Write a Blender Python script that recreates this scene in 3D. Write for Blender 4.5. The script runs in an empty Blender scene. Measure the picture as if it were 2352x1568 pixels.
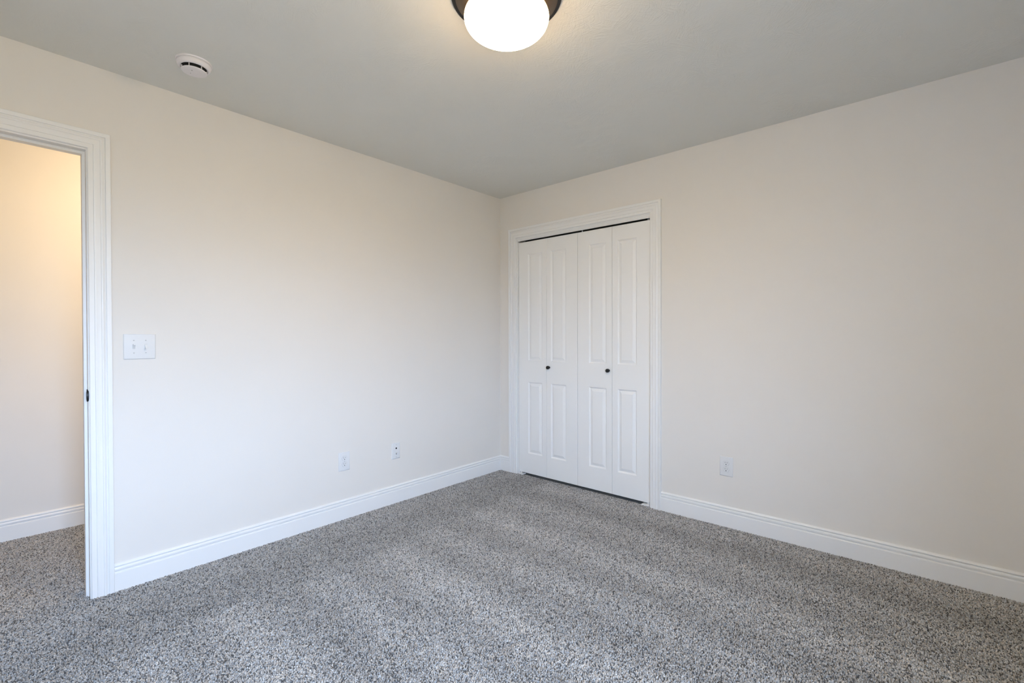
import bpy, bmesh, math, random
from mathutils import Matrix, Vector

scene = bpy.context.scene
COL = scene.collection
PI = math.pi

# ------------------------------------------------------------------ camera
cam_data = bpy.data.cameras.new('camera')
cam_data.sensor_fit = 'HORIZONTAL'
cam_data.sensor_width = 36.0
cam_data.lens = 16.305
cam_data.clip_start = 0.02
cam = bpy.data.objects.new('camera', cam_data)
COL.objects.link(cam)
_p, _y, _r = math.radians(-0.5135127), math.radians(41.39011778), math.radians(-0.13025649)
_f = Vector((-math.sin(_y) * math.cos(_p), math.cos(_y) * math.cos(_p), math.sin(_p)))
_rt = Vector((math.cos(_y), math.sin(_y), 0))
_up = _rt.cross(_f)
_r2 = _rt * math.cos(_r) + _up * math.sin(_r)
_u2 = -_rt * math.sin(_r) + _up * math.cos(_r)
cam.matrix_world = Matrix(((_r2.x, _u2.x, -_f.x, 2.83937),
                           (_r2.y, _u2.y, -_f.y, -3.06295),
                           (_r2.z, _u2.z, -_f.z, 1.18799),
                           (0, 0, 0, 1)))
scene.camera = cam

# ------------------------------------------------------------------ sky, lights, exposure
SKY_STRENGTH = 30.0
SKY_COLOR = (0.89, 1.21, 1.76)
GROUND_COLOR = (0.29, 0.27, 0.215)
LAMP_STRENGTH = 99.0
LAMP_COLOR = (1.0, 0.74, 0.42)
HALL_WATTS = 27.0
HALL_COLOR = (1.0, 0.755, 0.49)
EXPOSURE = 0.0

vs = scene.view_settings
scene.display_settings.display_device = 'sRGB'
vs.view_transform = 'Standard'
vs.look = 'None'
vs.exposure = EXPOSURE
vs.gamma = 1.0
vs.use_curve_mapping = False
scene.cycles.max_bounces = 12
scene.cycles.diffuse_bounces = 8

world = bpy.data.worlds.new('sky')
scene.world = world
world.use_nodes = True
wn, wl = world.node_tree.nodes, world.node_tree.links
wn.clear()
w_out = wn.new('ShaderNodeOutputWorld')
w_bg = wn.new('ShaderNodeBackground')
w_tc = wn.new('ShaderNodeTexCoord')
w_sep = wn.new('ShaderNodeSeparateXYZ')
w_map = wn.new('ShaderNodeMapRange')
w_map.inputs['From Min'].default_value = -0.06
w_map.inputs['From Max'].default_value = 0.10
w_mix = wn.new('ShaderNodeMix')
w_mix.data_type = 'RGBA'
w_mix.inputs[6].default_value = (*GROUND_COLOR, 1)
w_mix.inputs[7].default_value = (*SKY_COLOR, 1)
wl.new(w_tc.outputs['Generated'], w_sep.inputs[0])
wl.new(w_sep.outputs['Z'], w_map.inputs['Value'])
wl.new(w_map.outputs[0], w_mix.inputs[0])
wl.new(w_mix.outputs[2], w_bg.inputs['Color'])
w_bg.inputs['Strength'].default_value = SKY_STRENGTH
wl.new(w_bg.outputs[0], w_out.inputs[0])

# room dimensions
H = 2.43            # ceiling
XR = 3.50           # window wall
YB = -3.68          # wall behind the camera
WIN = (-3.58, -2.65, 0.65, 2.04)   # window opening y0, y1, z0, z1


def add_light(name, kind, loc, rot, color, energy, **kw):
    d = bpy.data.lights.new(name, kind)
    d.color = color
    d.energy = energy
    for k, v in kw.items():
        setattr(d, k, v)
    o = bpy.data.objects.new(name, d)
    o.location = loc
    o.rotation_euler = rot
    COL.objects.link(o)
    return o

# portal: guides the renderer's sky sampling through the window
_pl = add_light('window_portal', 'AREA', (XR + 0.16, (WIN[0] + WIN[1]) / 2, (WIN[2] + WIN[3]) / 2),
                (0, math.radians(90), 0), (1, 1, 1), 1.0, shape='RECTANGLE',
                size=WIN[3] - WIN[2], size_y=WIN[1] - WIN[0])
_pl.data.cycles.is_portal = True
# lamp further along the hallway
add_light('hallway_light', 'POINT', (-0.45, -2.05, 2.08), (0, 0, 0), HALL_COLOR, HALL_WATTS, shadow_soft_size=0.10)

# ------------------------------------------------------------------ helpers
def mesh_obj(name, verts, faces, mat, parent=None, smooth=None):
    me = bpy.data.meshes.new(name)
    me.from_pydata([tuple(v) for v in verts], [], faces)
    me.update()
    bm = bmesh.new()
    bm.from_mesh(me)
    bmesh.ops.remove_doubles(bm, verts=bm.verts, dist=1e-6)
    bmesh.ops.recalc_face_normals(bm, faces=bm.faces)
    bm.to_mesh(me)
    bm.free()
    if mat:
        me.materials.append(mat)
    if smooth is not None:
        me.shade_smooth()
        me.set_sharp_from_angle(angle=math.radians(smooth))
    o = bpy.data.objects.new(name, me)
    COL.objects.link(o)
    if parent:
        o.parent = parent
    return o

class MB:
    """collects verts and faces of one mesh"""
    def __init__(self):
        self.v, self.f = [], []
    def quad(self, *pts):
        n = len(self.v)
        self.v += [tuple(p) for p in pts]
        self.f.append(tuple(range(n, n + len(pts))))
    def box(self, a, b, skip=()):
        (x0, y0, z0), (x1, y1, z1) = a, b
        x0, x1 = min(x0, x1), max(x0, x1); y0, y1 = min(y0, y1), max(y0, y1); z0, z1 = min(z0, z1), max(z0, z1)
        F = {'-x': [(x0, y0, z0), (x0, y0, z1), (x0, y1, z1), (x0, y1, z0)],
             '+x': [(x1, y0, z0), (x1, y1, z0), (x1, y1, z1), (x1, y0, z1)],
             '-y': [(x0, y0, z0), (x1, y0, z0), (x1, y0, z1), (x0, y0, z1)],
             '+y': [(x0, y1, z0), (x0, y1, z1), (x1, y1, z1), (x1, y1, z0)],
             '-z': [(x0, y0, z0), (x0, y1, z0), (x1, y1, z0), (x1, y0, z0)],
             '+z': [(x0, y0, z1), (x1, y0, z1), (x1, y1, z1), (x0, y1, z1)]}
        for k, q in F.items():
            if k not in skip:
                self.quad(*q)
        return self
    def bevel_box(self, a, b, r, axis, sign=1):
        """box whose face on axis/sign is smaller by r all round (a pillowed plate)"""
        lo, hi = list(a), list(b)
        o = [i for i in range(3) if i != axis]
        base = lo[axis] if sign > 0 else hi[axis]
        top = hi[axis] if sign > 0 else lo[axis]
        rings = []
        for (t, s) in ((0.0, 0.0), (0.45, 0.0), (0.8, 0.35), (0.95, 0.7), (1.0, 1.0)):
            q = []
            for (i, j) in ((0, 0), (1, 0), (1, 1), (0, 1)):
                p = [0, 0, 0]
                p[axis] = base + (top - base) * t
                p[o[0]] = (lo[o[0]] + r * s) if i == 0 else (hi[o[0]] - r * s)
                p[o[1]] = (lo[o[1]] + r * s) if j == 0 else (hi[o[1]] - r * s)
                q.append(tuple(p))
            rings.append(q)
        for k in range(len(rings) - 1):
            for i in range(4):
                self.quad(rings[k][i], rings[k][(i + 1) % 4], rings[k + 1][(i + 1) % 4], rings[k + 1][i])
        self.quad(*rings[0][::-1])
        self.quad(*rings[-1])
        return self
    def rings(self, rings, cap0=False, cap1=False, closed=True):
        n = len(self.v)
        m = len(rings[0])
        for r in rings:
            self.v += [tuple(p) for p in r]
        for k in range(len(rings) - 1):
            for i in range(m if closed else m - 1):
                a, b = n + k * m + i, n + k * m + (i + 1) % m
                self.f.append((a, b, b + m, a + m))
        if cap0:
            self.f.append(tuple(range(n, n + m))[::-1])
        if cap1:
            self.f.append(tuple(range(n + (len(rings) - 1) * m, n + len(rings) * m)))
        return self
    def lathe(self, prof, n, mat4=None, cap0=False, cap1=False):
        """prof: (radius, height) pairs about local z"""
        R = []
        for (r, h) in prof:
            R.append([(r * math.cos(2 * PI * i / n), r * math.sin(2 * PI * i / n), h) for i in range(n)])
        if mat4 is not None:
            R = [[tuple(mat4 @ Vector(p)) for p in q] for q in R]
        return self.rings(R, cap0, cap1)
    def build(self, name, mat, parent=None, smooth=None):
        return mesh_obj(name, self.v, self.f, mat, parent, smooth)

def empty(name, loc=(0, 0, 0)):
    o = bpy.data.objects.new(name, None)
    o.empty_display_size = 0.05
    o.location = loc
    COL.objects.link(o)
    return o

def tag(o, label=None, cat=None, group=None, kind=None):
    if label: o['label'] = label
    if cat: o['category'] = cat
    if group: o['group'] = group
    if kind: o['kind'] = kind
    return o

# ------------------------------------------------------------------ materials
def new_mat(name):
    m = bpy.data.materials.new(name)
    m.use_nodes = True
    nt = m.node_tree
    b = nt.nodes['Principled BSDF']
    return m, nt.nodes, nt.links, b

def paint(name, col, rough=0.6, spec=0.3, bump=0.0, scale=260.0, metallic=0.0, tone=0.015):
    """painted or moulded surface: slight uneven tone and a fine roller or mould grain"""
    m, N, L, b = new_mat(name)
    tc = N.new('ShaderNodeTexCoord')
    n1 = N.new('ShaderNodeTexNoise')
    n1.inputs['Scale'].default_value = 3.0
    n1.inputs['Detail'].default_value = 3.0
    L.new(tc.outputs['Object'], n1.inputs['Vector'])
    mx = N.new('ShaderNodeMix')
    mx.data_type = 'RGBA'
    mx.inputs[6].default_value = (*[c * (1 - tone) for c in col], 1)
    mx.inputs[7].default_value = (*[c * (1 + tone) for c in col], 1)
    L.new(n1.outputs[0], mx.inputs[0])
    L.new(mx.outputs[2], b.inputs['Base Color'])
    b.inputs['Roughness'].default_value = rough
    b.inputs['Specular IOR Level'].default_value = spec
    b.inputs['Metallic'].default_value = metallic
    if bump:
        n2 = N.new('ShaderNodeTexNoise')
        n2.inputs['Scale'].default_value = scale
        n2.inputs['Detail'].default_value = 2.0
        L.new(tc.outputs['Object'], n2.inputs['Vector'])
        bp = N.new('ShaderNodeBump')
        bp.inputs['Strength'].default_value = bump
        bp.inputs['Distance'].default_value = 0.001
        L.new(n2.outputs[0], bp.inputs['Height'])
        L.new(bp.outputs[0], b.inputs['Normal'])
    return m

M_WALL = paint('wall_paint', (0.755, 0.73, 0.69), 0.75, 0.2, bump=0.12, scale=170)
M_TRIM = paint('trim_paint', (0.805, 0.81, 0.805), 0.38, 0.4, tone=0.006)
M_DOOR = paint('door_paint', (0.835, 0.84, 0.835), 0.42, 0.4, bump=0.05, scale=300, tone=0.006)
M_PLATE = paint('plate_plastic', (0.725, 0.735, 0.74), 0.45, 0.3, tone=0.004)
M_DETECTOR = paint('detector_plastic', (0.80, 0.78, 0.80), 0.45, 0.4, tone=0.006)
M_SLOT = paint('slot_dark', (0.03, 0.03, 0.03), 0.7, 0.2)
M_SLOTGREY = paint('slot_grey', (0.16, 0.16, 0.16), 0.7, 0.2)
M_RECESS = paint('recess_grey', (0.42, 0.42, 0.42), 0.6, 0.2)
M_BLACK = paint('black_metal', (0.008, 0.008, 0.008), 0.45, 0.4)
M_STRIKE = paint('strike_black', (0.008, 0.009, 0.010), 0.40, 0.35)
M_BRONZE = paint('oiled_bronze', (0.11, 0.083, 0.060), 0.42, 0.3, metallic=0.2)
M_CHROME = paint('bright_metal', (0.75, 0.75, 0.76), 0.18, 0.5, metallic=1.0)
M_CLOSET = paint('closet_shade', (0.30, 0.29, 0.27), 0.8, 0.2)  # shade inside the closet put into a dark base colour
M_VINYL = paint('window_vinyl', (0.85, 0.86, 0.86), 0.35, 0.4, tone=0.004)
M_SCREW = paint('screw_white', (0.62, 0.63, 0.635), 0.35, 0.5)

def ceiling_material():
    """painted ceiling with the fan-shaped strokes of a stomp brush"""
    m, N, L, b = new_mat('ceiling_paint')
    b.inputs['Base Color'].default_value = (0.735, 0.74, 0.71, 1)
    b.inputs['Roughness'].default_value = 0.8
    b.inputs['Specular IOR Level'].default_value = 0.2
    tc = N.new('ShaderNodeTexCoord')
    def fans(offset, scale, freq, reach):
        mp = N.new('ShaderNodeMapping')
        mp.inputs['Location'].default_value = offset
        L.new(tc.outputs['Object'], mp.inputs['Vector'])
        flat = N.new('ShaderNodeVectorMath'); flat.operation = 'MULTIPLY'
        flat.inputs[1].default_value = (1, 1, 0)
        L.new(mp.outputs[0], flat.inputs[0])
        nz = N.new('ShaderNodeTexNoise')
        nz.inputs['Scale'].default_value = 9.0
        L.new(flat.outputs[0], nz.inputs['Vector'])
        warp = N.new('ShaderNodeVectorMath'); warp.operation = 'MULTIPLY_ADD'
        warp.inputs[1].default_value = (0.07, 0.07, 0)
        L.new(nz.outputs['Color'], warp.inputs[0])
        L.new(flat.outputs[0], warp.inputs[2])
        vo = N.new('ShaderNodeTexVoronoi')
        vo.voronoi_dimensions = '2D'
        vo.inputs['Scale'].default_value = scale
        L.new(warp.outputs[0], vo.inputs['Vector'])
        sub = N.new('ShaderNodeVectorMath'); sub.operation = 'SUBTRACT'
        L.new(warp.outputs[0], sub.inputs[0])
        L.new(vo.outputs['Position'], sub.inputs[1])
        def mth(op, p, q=None):
            n = N.new('ShaderNodeMath'); n.operation = op
            for i, v in enumerate((p, q)):
                if v is None: continue
                if isinstance(v, (int, float)): n.inputs[i].default_value = v
                else: L.new(v, n.inputs[i])
            return n.outputs[0]
        vc = N.new('ShaderNodeSeparateXYZ')
        L.new(vo.outputs['Color'], vc.inputs[0])
        th = mth('MULTIPLY', vc.outputs[1], 2 * PI)      # each dab of the brush points its own way
        sp = N.new('ShaderNodeSeparateXYZ')
        L.new(sub.outputs[0], sp.inputs[0])
        c_, s_ = mth('COSINE', th), mth('SINE', th)
        u_ = mth('ADD', mth('ADD', mth('MULTIPLY', sp.outputs['X'], c_), mth('MULTIPLY', sp.outputs['Y'], s_)), reach)
        v_ = mth('SUBTRACT', mth('MULTIPLY', sp.outputs['Y'], c_), mth('MULTIPLY', sp.outputs['X'], s_))
        at = mth('ARCTAN2', v_, u_)
        cb = N.new('ShaderNodeCombineXYZ')
        L.new(mth('MULTIPLY', at, freq), cb.inputs['X'])
        L.new(mth('MULTIPLY', u_, 16.0), cb.inputs['Y'])
        L.new(mth('MULTIPLY', vc.outputs[0], 40.0), cb.inputs['Z'])
        st = N.new('ShaderNodeTexNoise')
        st.inputs['Scale'].default_value = 1.0
        st.inputs['Detail'].default_value = 2.0
        L.new(cb.outputs[0], st.inputs['Vector'])
        return st.outputs[0]
    a = fans((0, 0, 0), 8.0, 38.0, 0.17)
    c = fans((3.37, 1.71, 0), 6.5, 42.0, 0.21)
    ad = N.new('ShaderNodeMath'); ad.operation = 'ADD'
    L.new(a, ad.inputs[0]); L.new(c, ad.inputs[1])
    msk = N.new('ShaderNodeTexNoise'); msk.inputs['Scale'].default_value = 5.0
    L.new(tc.outputs['Object'], msk.inputs['Vector'])
    mr = N.new('ShaderNodeMapRange')
    mr.inputs['From Min'].default_value = 0.36; mr.inputs['From Max'].default_value = 0.56
    L.new(msk.outputs[0], mr.inputs['Value'])
    mul = N.new('ShaderNodeMath'); mul.operation = 'MULTIPLY'
    L.new(ad.outputs[0], mul.inputs[0]); L.new(mr.outputs[0], mul.inputs[1])
    gr = N.new('ShaderNodeTexNoise'); gr.inputs['Scale'].default_value = 150.0; gr.inputs['Detail'].default_value = 2.0
    L.new(tc.outputs['Object'], gr.inputs['Vector'])
    s2 = N.new('ShaderNodeMath'); s2.operation = 'MULTIPLY_ADD'; s2.inputs[1].default_value = 0.30
    L.new(gr.outputs[0], s2.inputs[0]); L.new(mul.outputs[0], s2.inputs[2])
    bp = N.new('ShaderNodeBump')
    bp.inputs['Strength'].default_value = 0.55
    bp.inputs['Distance'].default_value = 0.0026
    L.new(s2.outputs[0], bp.inputs['Height'])
    L.new(bp.outputs[0], b.inputs['Normal'])
    return m
M_CEIL = ceiling_material()

def carpet_materials():
    """speckled cut-pile carpet: every tuft its own yarn tone, vacuum lanes across the room; and its dark backing"""
    m, N, L, b = new_mat('carpet_yarn')
    b.inputs['Roughness'].default_value = 0.95
    b.inputs['Specular IOR Level'].default_value = 0.05
    def math_(op, a, b_=None, c=None):
        n = N.new('ShaderNodeMath'); n.operation = op
        for i, v in enumerate((a, b_, c)):
            if v is None: continue
            if isinstance(v, (int, float)): n.inputs[i].default_value = v
            else: L.new(v, n.inputs[i])
        return n.outputs[0]
    oi = N.new('ShaderNodeObjectInfo')
    geo = N.new('ShaderNodeNewGeometry')
    pos = geo.outputs['Position']
    rp = N.new('ShaderNodeValToRGB')
    e = rp.color_ramp.elements
    e[0].position = 0.0; e[0].color = (0.12, 0.12, 0.12, 1)
    e[1].position = 1.0; e[1].color = (0.62, 0.615, 0.60, 1)
    for p_, c in YARN:
        k = e.new(p_); k.color = (*c, 1)
    L.new(oi.outputs['Random'], rp.inputs[0])
    # a little warm or cool yarn
    w2 = N.new('ShaderNodeTexWhiteNoise'); w2.noise_dimensions = '1D'
    L.new(oi.outputs['Random'], w2.inputs['W'])
    hv = N.new('ShaderNodeMix'); hv.data_type = 'RGBA'
    hv.inputs[6].default_value = (1.06, 0.99, 0.91, 1); hv.inputs[7].default_value = (0.94, 1.0, 1.07, 1)
    L.new(w2.outputs['Value'], hv.inputs[0])
    m1 = N.new('ShaderNodeMix'); m1.data_type = 'RGBA'; m1.blend_type = 'MULTIPLY'; m1.inputs[0].default_value = 1.0
    L.new(rp.outputs[0], m1.inputs[6]); L.new(hv.outputs[2], m1.inputs[7])
    # vacuum lanes: lighter and darker sheen of brushed pile tinted into the yarn, lanes run along x, one strip along the left wall
    nz = N.new('ShaderNodeTexNoise'); nz.inputs['Scale'].default_value = 2.2; nz.inputs['Detail'].default_value = 3.0
    L.new(pos, nz.inputs['Vector'])
    ps = N.new('ShaderNodeSeparateXYZ'); L.new(pos, ps.inputs[0])
    yy = math_('MULTIPLY_ADD', nz.outputs[0], 0.22, ps.outputs['Y'])
    lane = math_('SINE', math_('MULTIPLY_ADD', yy, 2 * PI / 0.37, 2.0))
    lane2 = math_('SINE', math_('MULTIPLY_ADD', yy, 2 * PI / 0.83, 0.6))
    lane = math_('MULTIPLY_ADD', lane2, 0.5, lane)
    xx = math_('MULTIPLY_ADD', nz.outputs[0], 0.30, ps.outputs['X'])
    def smooth(v, a, b_):
        n = N.new('ShaderNodeMapRange'); n.interpolation_type = 'SMOOTHSTEP'
        n.inputs['From Min'].default_value = a; n.inputs['From Max'].default_value = b_
        L.new(v, n.inputs['Value']); return n.outputs[0]
    room = smooth(xx, 0.66, 0.80)
    strip = math_('MULTIPLY', smooth(xx, 0.30, 0.48), math_('SUBTRACT', 1.0, room))
    val = math_('SUBTRACT', math_('MULTIPLY', lane, room), math_('MULTIPLY', strip, 1.5))
    blot = N.new('ShaderNodeTexNoise'); blot.inputs['Scale'].default_value = 14.0; blot.inputs['Detail'].default_value = 4.0
    L.new(pos, blot.inputs['Vector'])
    val = math_('ADD', math_('MULTIPLY', val, 0.085), math_('MULTIPLY_ADD', blot.outputs[0], 0.26, 1.07 * PILE_GAIN))
    m2 = N.new('ShaderNodeVectorMath'); m2.operation = 'SCALE'
    L.new(m1.outputs[2], m2.inputs[0]); L.new(val, m2.inputs['Scale'])
    L.new(m2.outputs[0], b.inputs['Base Color'])
    return m, paint('carpet_backing', (0.16, 0.155, 0.15), 0.95, 0.05)
PILE_GAIN = 0.80
YARN = ((0.10, (0.12, 0.118, 0.116)), (0.20, (0.30, 0.295, 0.287)), (0.60, (0.41, 0.402, 0.39)), (0.88, (0.50, 0.49, 0.475)))
M_YARN, M_BACKING = carpet_materials()

def glow_material():
    """frosted white glass bowl lit from inside"""
    m, N, L, b = new_mat('lit_glass')
    b.inputs['Base Color'].default_value = (0.85, 0.82, 0.76, 1)
    b.inputs['Roughness'].default_value = 0.25
    # emission dimmed and warmed toward the pan to hold back the ceiling glow
    tc = N.new('ShaderNodeTexCoord'); sp = N.new('ShaderNodeSeparateXYZ')
    L.new(tc.outputs['Object'], sp.inputs[0])
    mr = N.new('ShaderNodeMapRange'); mr.interpolation_type = 'SMOOTHSTEP'
    mr.inputs['From Min'].default_value = -0.060; mr.inputs['From Max'].default_value = -0.155
    mr.inputs['To Min'].default_value = 0.02 * LAMP_STRENGTH; mr.inputs['To Max'].default_value = LAMP_STRENGTH
    L.new(sp.outputs['Z'], mr.inputs['Value'])
    L.new(mr.outputs[0], b.inputs['Emission Strength'])
    cm = N.new('ShaderNodeMix'); cm.data_type = 'RGBA'
    c0 = LAMP_COLOR
    cm.inputs[6].default_value = (c0[0], c0[1] * 0.80, c0[2] * 0.55, 1)
    cm.inputs[7].default_value = (*c0, 1)
    m2 = N.new('ShaderNodeMapRange')
    m2.inputs['From Min'].default_value = -0.040; m2.inputs['From Max'].default_value = -0.115
    L.new(sp.outputs['Z'], m2.inputs['Value']); L.new(m2.outputs[0], cm.inputs[0])
    L.new(cm.outputs[2], b.inputs['Emission Color'])
    return m
M_GLOW = glow_material()

def pane_material():
    m, N, L, b = new_mat('window_glass')
    out = N['Material Output']
    tr = N.new('ShaderNodeBsdfTransparent')
    gl = N.new('ShaderNodeBsdfGlossy'); gl.inputs['Roughness'].default_value = 0.02
    lw = N.new('ShaderNodeFresnel'); lw.inputs['IOR'].default_value = 1.45
    mx = N.new('ShaderNodeMixShader')
    # reflect at the outer surface of the pane only, never inside the thin sheet
    gm = N.new('ShaderNodeNewGeometry')
    fr = N.new('ShaderNodeMath'); fr.operation = 'SUBTRACT'; fr.inputs[0].default_value = 1.0
    L.new(gm.outputs['Backfacing'], fr.inputs[1])
    fm = N.new('ShaderNodeMath'); fm.operation = 'MULTIPLY'
    L.new(lw.outputs[0], fm.inputs[0]); L.new(fr.outputs[0], fm.inputs[1])
    L.new(fm.outputs[0], mx.inputs[0]); L.new(tr.outputs[0], mx.inputs[1]); L.new(gl.outputs[0], mx.inputs[2])
    L.new(mx.outputs[0], out.inputs['Surface'])
    N.remove(b)
    return m
M_PANE = pane_material()

# ------------------------------------------------------------------ room shell
T = 0.115
HX = -1.19                      # far face of the hallway
HY0, HY1 = -4.9, -0.55          # ends of the hallway
DO = (-3.548, -2.744, 2.058)    # rough doorway opening in the left wall
CO = (0.182, 1.438, 2.061)      # rough closet opening in the right wall
CD = 0.68                       # closet depth

def wall_with_hole(name, axis, p0, p1, a0, a1, hole, mat):
    """wall slab between planes p0 (room side) and p1, spanning a0..a1, with a hole (h0, h1, z0, z1)"""
    mb = MB()
    h0, h1, z0, z1 = hole
    def P(d, a, z):
        return (d, a, z) if axis == 'x' else (a, d, z)
    cells = [(a0, h0, 0, H), (h1, a1, 0, H), (h0, h1, z1, H)]
    if z0 > 0:
        cells.append((h0, h1, 0, z0))
    for (c0, c1, b0, b1) in cells:
        for d in (p0, p1):
            mb.quad(P(d, c0, b0), P(d, c1, b0), P(d, c1, b1), P(d, c0, b1))
    # reveals
    mb.quad(P(p0, h0, z0), P(p1, h0, z0), P(p1, h0, z1), P(p0, h0, z1))
    mb.quad(P(p0, h1, z0), P(p1, h1, z0), P(p1, h1, z1), P(p0, h1, z1))
    mb.quad(P(p0, h0, z1), P(p1, h0, z1), P(p1, h1, z1), P(p0, h1, z1))
    if z0 > 0:
        mb.quad(P(p0, h0, z0), P(p1, h0, z0), P(p1, h1, z0), P(p0, h1, z0))
    # outer rim
    mb.quad(P(p0, a0, 0), P(p1, a0, 0), P(p1, a0, H), P(p0, a0, H))
    mb.quad(P(p0, a1, 0), P(p1, a1, 0), P(p1, a1, H), P(p0, a1, H))
    return tag(mb.build(name, mat), kind='structure')

wl_ = wall_with_hole('wall_left', 'x', 0.0, -T, HY0, 0.0, (DO[0], DO[1], 0, DO[2]), M_WALL)
tag(wl_, 'warm white painted wall with the open doorway')
wr_ = wall_with_hole('wall_right', 'y', 0.0, T, -T, XR, (CO[0], CO[1], 0, CO[2]), M_WALL)
tag(wr_, 'warm white painted wall with the closet doors')
wf_ = wall_with_hole('wall_front', 'x', XR, XR + 0.15, YB, T, WIN, M_WALL)
tag(MB().box((0.0, YB - T, 0), (XR, YB, H)).build('wall_back', M_WALL), kind='structure')
hw = MB()
hw.box((HX - T, HY0 - T, 0), (HX, HY1 + T, H))
hw.box((HX, HY0 - T, 0), (0, HY0, H))
hw.box((HX, HY1, 0), (-T, HY1 + T, H))
tag(hw.build('wall_hallway', M_WALL), 'hallway wall seen through the open doorway', kind='structure')
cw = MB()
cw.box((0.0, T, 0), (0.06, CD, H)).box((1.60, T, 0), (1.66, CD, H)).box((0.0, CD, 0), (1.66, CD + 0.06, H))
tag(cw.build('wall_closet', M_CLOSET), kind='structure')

fl = MB()
fl.box((HX - T, HY0 - T, -0.05), (XR + 0.15, 0.021, -0.005))
tag(fl.build('floor', M_BACKING), 'grey speckled cut pile carpet', kind='structure')

def carpet_pile():
    """the carpet's pile: one small yarn tuft at every stitch"""
    rnd = random.Random(5)
    sp_ = 0.0054
    pts = []
    def fill(x0, x1, y0, y1):
        ny, nx = int((y1 - y0) / sp_), int((x1 - x0) / sp_)
        for j in range(ny):
            for i in range(nx):
                pts.append((x0 + (i + 0.5 + rnd.uniform(-0.45, 0.45)) * sp_, y0 + (j + 0.5 + rnd.uniform(-0.45, 0.45)) * sp_, rnd.uniform(-0.0045, -0.0025)))
    fill(0.008, XR - 0.008, YB + 0.008, -0.008)
    fill(0.202, 1.418, -0.008, 0.018)
    fill(-T, 0.008, -3.528, -2.760)
    fill(HX + 0.008, -T - 0.008, -4.0, -1.9)
    fill(-T - 0.008, -T, -3.528, -2.760)
    me = bpy.data.meshes.new('carpet_pile')
    me.vertices.add(len(pts))
    me.vertices.foreach_set('co', [c for p in pts for c in p])
    me.update()
    o = bpy.data.objects.new('carpet_pile', me)
    COL.objects.link(o)
    ng = bpy.data.node_groups.new('tufts', 'GeometryNodeTree')
    ng.interface.new_socket('Geometry', in_out='INPUT', socket_type='NodeSocketGeometry')
    ng.interface.new_socket('Geometry', in_out='OUTPUT', socket_type='NodeSocketGeometry')
    N, L = ng.nodes, ng.links
    gi, go = N.new('NodeGroupInput'), N.new('NodeGroupOutput')
    us = N.new('GeometryNodeMeshUVSphere')
    us.inputs['Segments'].default_value = 6; us.inputs['Rings'].default_value = 4; us.inputs['Radius'].default_value = 1.0
    tr = N.new('GeometryNodeTransform')
    tr.inputs['Scale'].default_value = (0.0027, 0.0027, 0.0055)
    ss = N.new('GeometryNodeSetShadeSmooth')
    sm = N.new('GeometryNodeSetMaterial'); sm.inputs['Material'].default_value = M_YARN
    ip = N.new('GeometryNodeInstanceOnPoints')
    rr = N.new('FunctionNodeRandomValue'); rr.data_type = 'FLOAT_VECTOR'
    rr.inputs[0].default_value = (-0.55, -0.55, 0.0); rr.inputs[1].default_value = (0.55, 0.55, 6.28)
    rs = N.new('FunctionNodeRandomValue'); rs.data_type = 'FLOAT_VECTOR'
    rs.inputs[0].default_value = (0.8, 0.8, 0.7); rs.inputs[1].default_value = (1.35, 1.35, 1.3); rs.inputs['Seed'].default_value = 3
    L.new(us.outputs['Mesh'], tr.inputs['Geometry']); L.new(tr.outputs[0], ss.inputs[0]); L.new(ss.outputs[0], sm.inputs[0])
    L.new(gi.outputs[0], ip.inputs['Points']); L.new(sm.outputs[0], ip.inputs['Instance'])
    L.new(rr.outputs[0], ip.inputs['Rotation']); L.new(rs.outputs[0], ip.inputs['Scale'])
    L.new(ip.outputs[0], go.inputs[0])
    md = o.modifiers.new('tufts', 'NODES'); md.node_group = ng
    me.materials.append(M_YARN)
    tag(o, 'grey speckled cut pile of the carpet across the room and hallway', 'carpet', kind='stuff')
carpet_pile()

tag(MB().box((-T, 0.021, -0.05), (XR + 0.15, CD + 0.06, -0.012)).build('floor_closet', M_CLOSET), kind='structure')  # lowered and darkened to stand in for shade under the doors
ce = MB()
ce.box((HX - T, HY0 - T, H), (XR + 0.15, CD + 0.06, H + 0.08))
tag(ce.build('ceiling', M_CEIL), 'pale grey ceiling with brushed plaster texture', kind='structure')

# ------------------------------------------------------------------ baseboards
BASE_PROF = [(0.0, -0.005), (0.0150, -0.005), (0.0150, 0.0850), (0.0138, 0.0872), (0.0075, 0.0880), (0.0070, 0.0895),
             (0.0098, 0.0930), (0.0118, 0.0975), (0.0124, 0.1020), (0.0116, 0.1070), (0.0098, 0.1105), (0.0070, 0.1122), (0.0030, 0.1126),
             (0.0030, 0.1152), (0.0092, 0.1160), (0.0102, 0.1180), (0.0096, 0.1205), (0.0072, 0.1240), (0.0040, 0.1268), (0.0, 0.1280)]

def baseboard(name, start, end, normal, m0=0.0, m1=0.0, label=None):
    """moulded skirting from start to end along the wall; m0, m1: mitre per unit depth at the ends"""
    s, e, n = Vector(start), Vector(end), Vector(normal)
    d = (e - s).normalized()
    r0 = [s + d * (m0 * q) + n * q + Vector((0, 0, z)) for q, z in BASE_PROF]
    r1 = [e - d * (m1 * q) + n * q + Vector((0, 0, z)) for q, z in BASE_PROF]
    mb = MB().rings([r0, r1], cap0=True, cap1=True)
    return tag(mb.build(name, M_TRIM, smooth=28), label, kind='structure')

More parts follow.
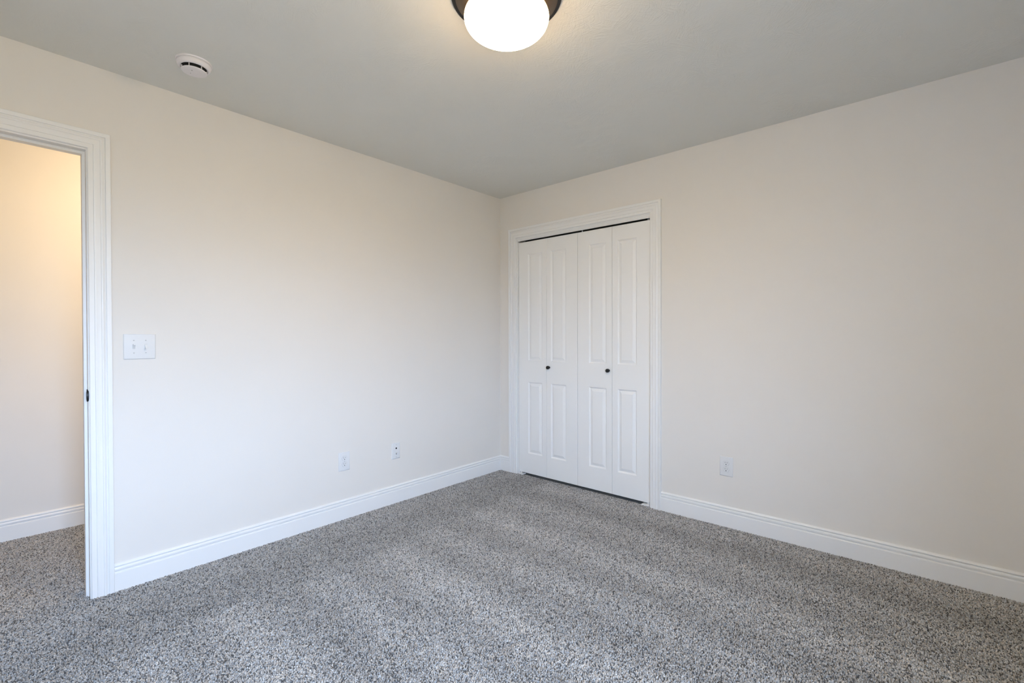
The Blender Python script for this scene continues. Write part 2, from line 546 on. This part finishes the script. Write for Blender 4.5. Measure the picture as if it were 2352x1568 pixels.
CAS_OL = -2.673     # outer edge of the doorway casing
baseboard('baseboard_left', (0, CAS_OL, 0), (0, 0, 0), (1, 0, 0), 0, 1, 'white moulded baseboard along the wall with the light switch')
baseboard('baseboard_corner', (0, 0, 0), (0.114, 0, 0), (0, -1, 0), 1, 0, 'short white baseboard between the corner and the closet casing')
baseboard('baseboard_right', (1.506, 0, 0), (XR, 0, 0), (0, -1, 0), 0, 1, 'white moulded baseboard along the wall right of the closet')
baseboard('baseboard_front', (XR, 0, 0), (XR, YB, 0), (-1, 0, 0), 1, 1)
baseboard('baseboard_back', (XR, YB, 0), (0, YB, 0), (0, 1, 0), 1, 0)
baseboard('baseboard_hallway', (HX, HY0, 0), (HX, HY1, 0), (1, 0, 0), 0, 0, 'white moulded baseboard in the hallway beyond the doorway')

# ------------------------------------------------------------------ casings
CASE_PROF = [(0.0, 0.0), (0.0, 0.0085), (0.0030, 0.0108), (0.0190, 0.0108), (0.0205, 0.0142), (0.0250, 0.0152),
             (0.0290, 0.0140), (0.0420, 0.0140), (0.0445, 0.0166), (0.0490, 0.0170), (0.0540, 0.0140), (0.0590, 0.0118), (0.0612, 0.0114),
             (0.0616, 0.0178), (0.0640, 0.0188), (0.0775, 0.0188), (0.0795, 0.0172), (0.0800, 0.0)]

def casing(name, axis, plane, sign, a0, a1, ztop, label=None):
    """mitred door casing on a wall; a0, a1, ztop: inner edges"""
    rings = []
    for (a, z, da, dz) in ((a0, -0.005, -1, 0), (a0, ztop, -1, 1), (a1, ztop, 1, 1), (a1, -0.005, 1, 0)):
        r = []
        for (w, d) in CASE_PROF:
            aa, zz, dd = a + da * w, z + dz * w, plane + sign * d
            r.append((dd, aa, zz) if axis == 'x' else (aa, dd, zz))
        rings.append(r)
    mb = MB().rings(rings, cap0=True, cap1=True)
    return tag(mb.build(name, M_TRIM, smooth=25), label, kind='structure')

casing('trim_1', 'x', 0.0, 1, -3.536, -2.753, 2.049, 'white moulded casing around the open doorway')
casing('trim_2', 'y', 0.0, -1, 0.193, 1.427, 2.050, 'white moulded casing around the closet doors')
casing('trim_3', 'x', -T, -1, -3.536, -2.753, 2.049)

# doorway jamb, its stop and the black strike plate
jb = MB()
JY0, JY1, JZ = -3.530, -2.7565, 2.042
jb.box((-T, JY1, -0.005), (0, DO[1], JZ)).box((-T, DO[0], -0.005), (0, JY0, JZ)).box((-T, DO[0], JZ), (0, DO[1], DO[2]))
jamb = tag(jb.build('trim_4', M_TRIM), 'white jamb lining of the open doorway', kind='structure')
st = MB()
st.box((-0.077, JY1 - 0.0105, -0.005), (-0.040, JY1, JZ - 0.0115)).box((-0.077, JY0, -0.005), (-0.040, JY0 + 0.0115, JZ - 0.0115))
st.box((-0.077, JY0, JZ - 0.0115), (-0.040, JY1, JZ))
st.build('door_stop', M_TRIM, jamb)
sk = MB()
prof = []
zc, hz = 0.926, 0.0275
n_ = 14
outer = []
for i in range(n_ + 1):      # rounded outline in the x-z plane: straight at the stop side, curved lip toward the room
    t = -1 + 2 * i / n_
    outer.append((-0.010 + 0.0185 * math.sqrt(max(0, 1 - t * t)) ** 0.8, zc + hz * t))
back = [(-0.036, zc + hz), (-0.036, zc - hz)]
poly = outer + back
ya = JY1 - 0.0020
def lip(x):
    return ya - max(0.0, x + 0.012) * 0.28
r0 = [(x, JY1 + 0.001, z) for x, z in poly]
r1 = [(x, lip(x), z) for x, z in poly]
sk.rings([r0, r1], cap0=True, cap1=True)
strike = tag(sk.build('strike_plate', M_STRIKE, jamb), 'black metal strike plate')
sh = MB().box((-0.031, ya - 0.0006, zc - 0.014), (-0.018, ya + 0.0005, zc + 0.014))
sh.build('latch_hole', M_SLOT, strike)

# closet jamb and head
cj = MB()
cj.box((CO[0], 0, -0.005), (0.200, T, 2.043)).box((1.420, 0, -0.005), (CO[1], T, 2.043)).box((CO[0], 0, 2.043), (CO[1], T, CO[2]))
cj.box((0.200, 0.006, 2.0320), (1.420, 0.016, 2.043))
cj.box((0.200, 0.012, 2.0215), (1.420, 0.019, 2.043))
cjamb = tag(cj.build('trim_5', M_TRIM), 'white jamb lining and head strip above the closet doors', kind='structure')
tk = MB().box((0.200, 0.022, 2.027), (1.420, 0.050, 2.043))
tk.build('door_track', M_BLACK, cjamb)

# ------------------------------------------------------------------ bifold closet doors
YF = 0.020          # front face of the doors
DTH = 0.033
def panel_relief(mb, x0, x1, z0, z1, y):
    """moulded raised panel: sunk quirk then a bevel up to the field"""
    steps = [(0.0, 0.0), (0.0010, 0.0022), (0.0040, 0.0040), (0.0085, 0.0085), (0.0105, 0.0092), (0.0120, 0.0092), (0.0135, 0.0086),
             (0.0320, 0.0018), (0.0326, 0.0006)]
    prev = None
    for (w, d) in steps:
        ring = [(x0 + w, y + d, z0 + w), (x1 - w, y + d, z0 + w), (x1 - w, y + d, z1 - w), (x0 + w, y + d, z1 - w)]
        if prev:
            for i in range(4):
                mb.quad(prev[i], prev[(i + 1) % 4], ring[(i + 1) % 4], ring[i])
        prev = ring
    mb.quad(*prev)

def leaf(parent, x0, x1, px0, px1):
    z0, z1 = 0.017, 2.009
    rows = ((0.190, 0.804), (0.986, 1.901))
    mb = MB()
    g = 0.0012          # eased edges
    y = YF
    zs = [z0 + g] + [v for r in rows for v in r] + [z1 - g]
    mb.quad((x0 + g, y, z0 + g), (px0, y, z0 + g), (px0, y, z1 - g), (x0 + g, y, z1 - g))
    mb.quad((px1, y, z0 + g), (x1 - g, y, z0 + g), (x1 - g, y, z1 - g), (px1, y, z1 - g))
    for i in range(0, len(zs), 2):
        mb.quad((px0, y, zs[i]), (px1, y, zs[i]), (px1, y, zs[i + 1]), (px0, y, zs[i + 1]))
    for (a, b_) in rows:
        panel_relief(mb, px0, px1, a, b_, y)
    o1 = [(x0 + g, y, z0 + g), (x1 - g, y, z0 + g), (x1 - g, y, z1 - g), (x0 + g, y, z1 - g)]
    o2 = [(x0, y + g, z0), (x1, y + g, z0), (x1, y + g, z1), (x0, y + g, z1)]
    o3 = [(x, y + DTH, z) for x, _, z in o2]
    for A, B in ((o1, o2), (o2, o3)):
        for i in range(4):
            mb.quad(A[i], A[(i + 1) % 4], B[(i + 1) % 4], B[i])
    mb.quad(*o3)
    return mb.build('door_leaf', M_DOOR, parent)

def knob(parent, x, z):
    M = Matrix.Translation((x, YF, z)) @ Matrix.Rotation(math.radians(90), 4, 'X')
    mb = MB().lathe([(0.0075, -0.002), (0.0085, 0.0), (0.0062, 0.0035), (0.0055, 0.010), (0.0062, 0.0120), (0.0120, 0.0130),
                     (0.0138, 0.0145), (0.0140, 0.0170), (0.0140, 0.0285), (0.0130, 0.0305), (0.011, 0.0312), (0.0, 0.0316)], 28, M, cap0=True)
    k = mb.build('knob', M_BLACK, parent, smooth=40)
    tag(k, 'small black round knob')

d1 = tag(empty('door_1'), 'white two-panel bifold closet door nearer the room corner', kind='structure')
d2 = tag(empty('door_2'), 'white two-panel bifold closet door nearer the wall outlet', kind='structure')
leaf(d1, 0.2035, 0.5035, 0.307, 0.459)
kb = leaf(d1, 0.5060, 0.8085, 0.549, 0.701)
leaf_c = leaf(d2, 0.8115, 1.1140, 0.915, 1.067)
leaf(d2, 1.1165, 1.4165, 1.161, 1.313)
knob(kb, 0.534, 0.938)
knob(leaf_c, 1.089, 0.938)
for (root, px) in ((d2, 0.845), (d2, 1.393)):
    MB().lathe([(0.004, 2.007), (0.004, 2.028)], 10, Matrix.Translation((px, YF + 0.017, 0))).build('pivot_pin', M_PLATE, root)

def pivot_bracket(x_wall, s, label):
    """white floor bracket with its upright pin under the outer end of a bifold door"""
    r = tag(empty('pivot_bracket', (x_wall, 0.012, 0.0)), label, 'door bracket', 'bifold floor brackets')
    a = MB()
    a.bevel_box((min(0, s * 0.058), -0.014, 0.0), (max(0, s * 0.058), 0.030, 0.0075), 0.002, 2, 1)
    a.bevel_box((min(0, s * 0.006), -0.012, 0.0), (max(0, s * 0.006), 0.028, 0.030), 0.001, 2, 1)
    a.build('base_plate', M_PLATE, r)
    b_ = MB().lathe([(0.006, 0.006), (0.0055, 0.010), (0.0035, 0.013), (0.0032, 0.0155)], 12, Matrix.Translation((s * 0.022, 0.012, 0)), cap1=True)
    b_.build('pin', M_PLATE, r, smooth=40)
    return r
pivot_bracket(1.4165, -1, 'white plastic floor bracket under the closet door end nearer the wall outlet')
pivot_bracket(0.2035, 1, 'white plastic floor bracket under the closet door end nearer the room corner')

# ------------------------------------------------------------------ wall plates (local: x right, y up, z out of wall)
def orient(root, wall, a, z):
    if wall == 'left':      # plane x=0, room toward +x; viewer's right is +y
        root.matrix_world = Matrix(((0, 0, 1, 0.0), (1, 0, 0, a), (0, 1, 0, z), (0, 0, 0, 1)))
    else:                   # plane y=0, room toward -y; viewer's right is +x
        root.matrix_world = Matrix(((1, 0, 0, a), (0, 0, -1, 0.0), (0, 1, 0, z), (0, 0, 0, 1)))

def plate_mb(w, h, t=0.0062):
    return MB().bevel_box((-w / 2, -h / 2, 0), (w / 2, h / 2, t), 0.0055, 2, 1)

def screw(parent, x, y, z, mat=None):
    mb = MB().lathe([(0.0034, z - 0.001), (0.0034, z + 0.0006), (0.0024, z + 0.0011), (0.0, z + 0.0012)], 14, Matrix.Translation((x, y, 0)))
    s = mb.build('screw', mat or M_SCREW, parent, smooth=40)
    MB().box((x - 0.0028, y - 0.0004, z + 0.0008), (x + 0.0028, y + 0.0004, z + 0.0013)).build('screw_slot', M_SLOTGREY, s)
    return s

def receptacle(parent, yc, zt):
    """one socket face: rounded sides, flat top and bottom"""
    pts = []
    R, hh = 0.0172, 0.0142
    a = math.asin(hh / R)
    for k in range(9):
        t = -a + 2 * a * k / 8
        pts.append((R * math.cos(t), yc + R * math.sin(t)))
    for k in range(9):
        t = PI - a + 2 * a * k / 8
        pts.append((R * math.cos(t), yc + R * math.sin(t)))
    groove = [(x * 1.05, yc + (y - yc) * 1.05) for x, y in pts]
    mb = MB().rings([[(x, y, zt - 0.001) for x, y in pts], [(x, y, zt + 0.0012) for x, y in pts],
                     [(x * 0.965, yc + (y - yc) * 0.965, zt + 0.0018) for x, y in pts]], cap0=True, cap1=True)
    face = mb.build('receptacle', M_PLATE, parent)
    MB().rings([[(x, y, zt - 0.001) for x, y in groove], [(x, y, zt + 0.0002) for x, y in groove]], cap1=True).build('recess', M_RECESS, face)
    zz = zt + 0.0018
    MB().box((-0.0074, yc + 0.0005, zz - 0.0015), (-0.0052, yc + 0.0092, zz + 0.0001)).build('slot', M_SLOTGREY, face)
    MB().box((0.0052, yc + 0.0012, zz - 0.0015), (0.0074, yc + 0.0084, zz + 0.0001)).build('slot', M_SLOTGREY, face)
    g = []
    for k in range(16):
        t = 2 * PI * k / 16
        g.append((0.0030 * math.cos(t), yc - 0.0068 + max(-0.0022, 0.0030 * math.sin(t))))
    MB().rings([[(x, y, zz - 0.0015) for x, y in g], [(x, y, zz + 0.0001) for x, y in g]], cap1=True).build('ground_hole', M_SLOT, face)

def outlet(wall, a, z, label):
    r = tag(empty('wall_outlet'), label, 'outlet', 'duplex wall outlets')
    orient(r, wall, a, z)
    plate_mb(0.0775, 0.121).build('cover_plate', M_PLATE, r, smooth=50)
    receptacle(r, 0.0195, 0.0062)
    receptacle(r, -0.0195, 0.0062)
    screw(r, 0, 0, 0.0062)
    return r

outlet('left', -1.513, 0.377, 'white duplex wall outlet low on the doorway wall, beside the cable jack plate')
outlet('right', 1.929, 0.377, 'white duplex wall outlet low on the closet wall, right of the closet casing')

# two-gang toggle switch
sw = tag(empty('light_switch'), 'white double toggle light switch plate beside the doorway casing', 'light switch')
orient(sw, 'left', -2.570, 1.1475)
plate_mb(0.1235, 0.121).build('cover_plate', M_PLATE, sw, smooth=50)
for (x, up) in ((-0.0230, True), (0.0230, False)):
    zt = 0.0062
    MB().box((x - 0.0052, -0.0122, zt - 0.001), (x + 0.0052, 0.0122, zt + 0.0003)).build('switch_slot', M_SCREW, sw)
    s = 1 if up else -1
    lv = MB()
    q0 = [(x - 0.0046, -0.0105, zt), (x + 0.0046, -0.0105, zt), (x + 0.0046, 0.0105, zt), (x - 0.0046, 0.0105, zt)]
    q1 = [(x - 0.0040, s * 0.0060 - 0.0045, zt + 0.0085), (x + 0.0040, s * 0.0060 - 0.0045, zt + 0.0085),
          (x + 0.0040, s * 0.0060 + 0.0050, zt + 0.0085), (x - 0.0040, s * 0.0060 + 0.0050, zt + 0.0085)]
    q2 = [(x - 0.0034, s * 0.0105 - 0.0030, zt + 0.0135), (x + 0.0034, s * 0.0105 - 0.0030, zt + 0.0135),
          (x + 0.0034, s * 0.0105 + 0.0030, zt + 0.0135), (x - 0.0034, s * 0.0105 + 0.0030, zt + 0.0135)]
    lv.rings([q0, q1, q2], cap0=True, cap1=True)
    lv.build('toggle', M_PLATE, sw)
    screw(sw, x, 0.030, zt)
    screw(sw, x, -0.030, zt)

# cable jack plate
cj_ = tag(empty('cable_jack_plate'), 'white cable jack wall plate with a dark hole and a silver connector, nearest the corner', 'wall plate')
orient(cj_, 'left', -1.114, 0.3725)
plate_mb(0.0700, 0.1130).build('cover_plate', M_PLATE, cj_, smooth=50)
MB().lathe([(0.0062, 0.0055), (0.0062, 0.0072), (0.0045, 0.0074), (0.0045, 0.0070), (0.0, 0.0070)], 18,
           Matrix.Translation((0.001, 0.0185, 0))).build('dark_jack', M_SLOT, cj_, smooth=30)
cx = MB().lathe([(0.0072, 0.0055), (0.0072, 0.0085), (0.0060, 0.0090)], 6, Matrix.Translation((0.003, -0.0195, 0)), cap1=True)
cx.lathe([(0.0048, 0.008), (0.0048, 0.0185), (0.0042, 0.0190), (0.0026, 0.0190), (0.0024, 0.0150), (0.0, 0.0150)], 18, Matrix.Translation((0.003, -0.0195, 0)))
tag(cx.build('cable_connector', M_CHROME, cj_, smooth=30), 'threaded silver cable connector')
screw(cj_, 0, 0.044, 0.0062)
screw(cj_, 0, -0.044, 0.0062)

# ------------------------------------------------------------------ smoke detector (local z up, hangs from the ceiling)
sd = tag(empty('smoke_detector', (0.374, -2.431, H)), 'round white smoke detector on the ceiling above the light switch', 'smoke detector')
RN = 64
MB().lathe([(0.0, 0.0), (0.0700, 0.0), (0.0705, -0.0030), (0.0700, -0.0070), (0.0680, -0.0085), (0.0672, -0.0085), (0.060, -0.0085)], RN).build('mounting_ring', M_DETECTOR, sd, smooth=30)
MB().lathe([(0.060, -0.0090), (0.0665, -0.0095), (0.0668, -0.0125), (0.0650, -0.0132), (0.0650, -0.0140), (0.0662, -0.0150), (0.0655, -0.0220),
            (0.0632, -0.0270), (0.0605, -0.0310), (0.0565, -0.0335), (0.0535, -0.0338), (0.0510, -0.0325), (0.0480, -0.0280)], RN).build('body', M_DETECTOR, sd, smooth=30)
MB().lathe([(0.0480, -0.0280), (0.0360, -0.0270), (0.0360, -0.0480)], RN).build('vent_slot', M_SLOT, sd, smooth=30)
cp = MB().lathe([(0.0350, -0.0462), (0.0480, -0.0462), (0.0492, -0.0472), (0.0484, -0.0500), (0.0440, -0.0522), (0.0300, -0.0535), (0.0, -0.0540)], RN)
cap_o = cp.build('test_cover', M_DETECTOR, sd, smooth=30)
for k in range(6):
    t = math.radians(60 * k - 38)
    M = Matrix.Rotation(t, 4, 'Z')
    b_ = MB()
    pts = [(0.0440, -0.0011, -0.0300), (0.0480, -0.0011, -0.0300), (0.0480, 0.0011, -0.0300), (0.0440, 0.0011, -0.0300)]
    r0 = [tuple(M @ Vector(p)) for p in pts]
    r1 = [tuple(M @ Vector((p[0], p[1], -0.0465))) for p in pts]
    b_.rings([r0, r1], cap0=True, cap1=True).build('vent_rib', M_DETECTOR, sd)
sd.scale = (1.0, 1.0, 0.84)
for (dx, dy, rr) in ((0.014, -0.012, 0.0022), (-0.016, -0.010, 0.0016)):
    MB().lathe([(rr, -0.0528), (rr, -0.0541), (0.0, -0.0541)], 12, Matrix.Translation((dx, dy, 0))).build('indicator', M_SLOTGREY, cap_o)

# ------------------------------------------------------------------ flush ceiling lamp
lamp = tag(empty('ceiling_lamp', (1.700, -1.796, H)), 'lit round flush ceiling lamp with dark bronze pan and white glass bowl', 'ceiling lamp')
MB().lathe([(0.0, 0.0), (0.1900, 0.0), (0.1900, -0.0110), (0.1800, -0.0170), (0.1700, -0.0250), (0.1600, -0.0330), (0.1500, -0.0395), (0.1400, -0.0410), (0.1150, -0.0400), (0.1050, -0.0360)],
           96).build('pan', M_BRONZE, lamp, smooth=35)
MB().lathe([(0.1880, -0.0005), (0.1980, -0.0005), (0.2010, -0.0025), (0.2018, -0.0060), (0.2005, -0.0100), (0.1975, -0.0125), (0.1940, -0.0130), (0.1900, -0.0125), (0.1865, -0.0130)],
           96).build('pan_rim', M_BLACK, lamp, smooth=45)  # shaded outer edge of the bronze pan, its shade put into the colour
dome = []
for k in range(0, 9):
    t = math.radians(38) * (1 - k / 8)
    dome.append((0.1545 * math.cos(t), -0.0790 + 0.0640 * math.sin(t)))
for k in range(1, 25):
    t = (PI / 2) * k / 24
    dome.append((0.1545 * math.cos(t) ** 0.92, -0.0790 - 0.0700 * math.sin(t)))
tag(MB().lathe(dome, 96).build('glass_bowl', M_GLOW, lamp, smooth=60), 'glowing white frosted glass bowl')

# ------------------------------------------------------------------ window (beside and behind the camera)
def window(name, axis, plane, out, hole, sashes, f_=0.045):
    """vinyl window in a wall opening; out: direction of the outside along the wall's normal"""
    a0, a1, z0, z1 = hole
    def bx(mb, d0, d1, b0, b1, c0, c1):
        d0, d1 = plane + out * d0, plane + out * d1
        if axis == 'x':
            return mb.box((d0, b0, c0), (d1, b1, c1))
        return mb.box((b0, d0, c0), (b1, d1, c1))
    m = MB()
    bx(m, 0.03, 0.11, a0, a0 + f_, z0, z1); bx(m, 0.03, 0.11, a1 - f_, a1, z0, z1)
    bx(m, 0.03, 0.11, a0 + f_, a1 - f_, z0, z0 + f_); bx(m, 0.03, 0.11, a0 + f_, a1 - f_, z1 - f_, z1)
    root = tag(m.build(name, M_VINYL), kind='structure')
    w_ = 0.035
    b0, b1 = a0 + f_, a1 - f_
    for (c0, c1, d) in sashes:
        q = MB()
        bx(q, d, d + 0.026, b0, b0 + w_, c0, c1); bx(q, d, d + 0.026, b1 - w_, b1, c0, c1)
        bx(q, d, d + 0.026, b0 + w_, b1 - w_, c0, c0 + w_); bx(q, d, d + 0.026, b0 + w_, b1 - w_, c1 - w_, c1)
        sash = q.build('sash', M_VINYL, root)
        bx(MB(), d + 0.011, d + 0.015, b0 + w_, b1 - w_, c0 + w_, c1 - w_).build('pane', M_PANE, sash)
    bx(MB(), -0.03, 0.03, a0 - 0.05, a1 + 0.05, z0 - 0.025, z0).build('window_sill', M_TRIM, root)
zm = (WIN[2] + WIN[3]) / 2
window('window_1', 'x', XR, 1, WIN, ((WIN[2] + 0.045, zm + 0.02, 0.042), (zm - 0.02, WIN[3] - 0.045, 0.072)))
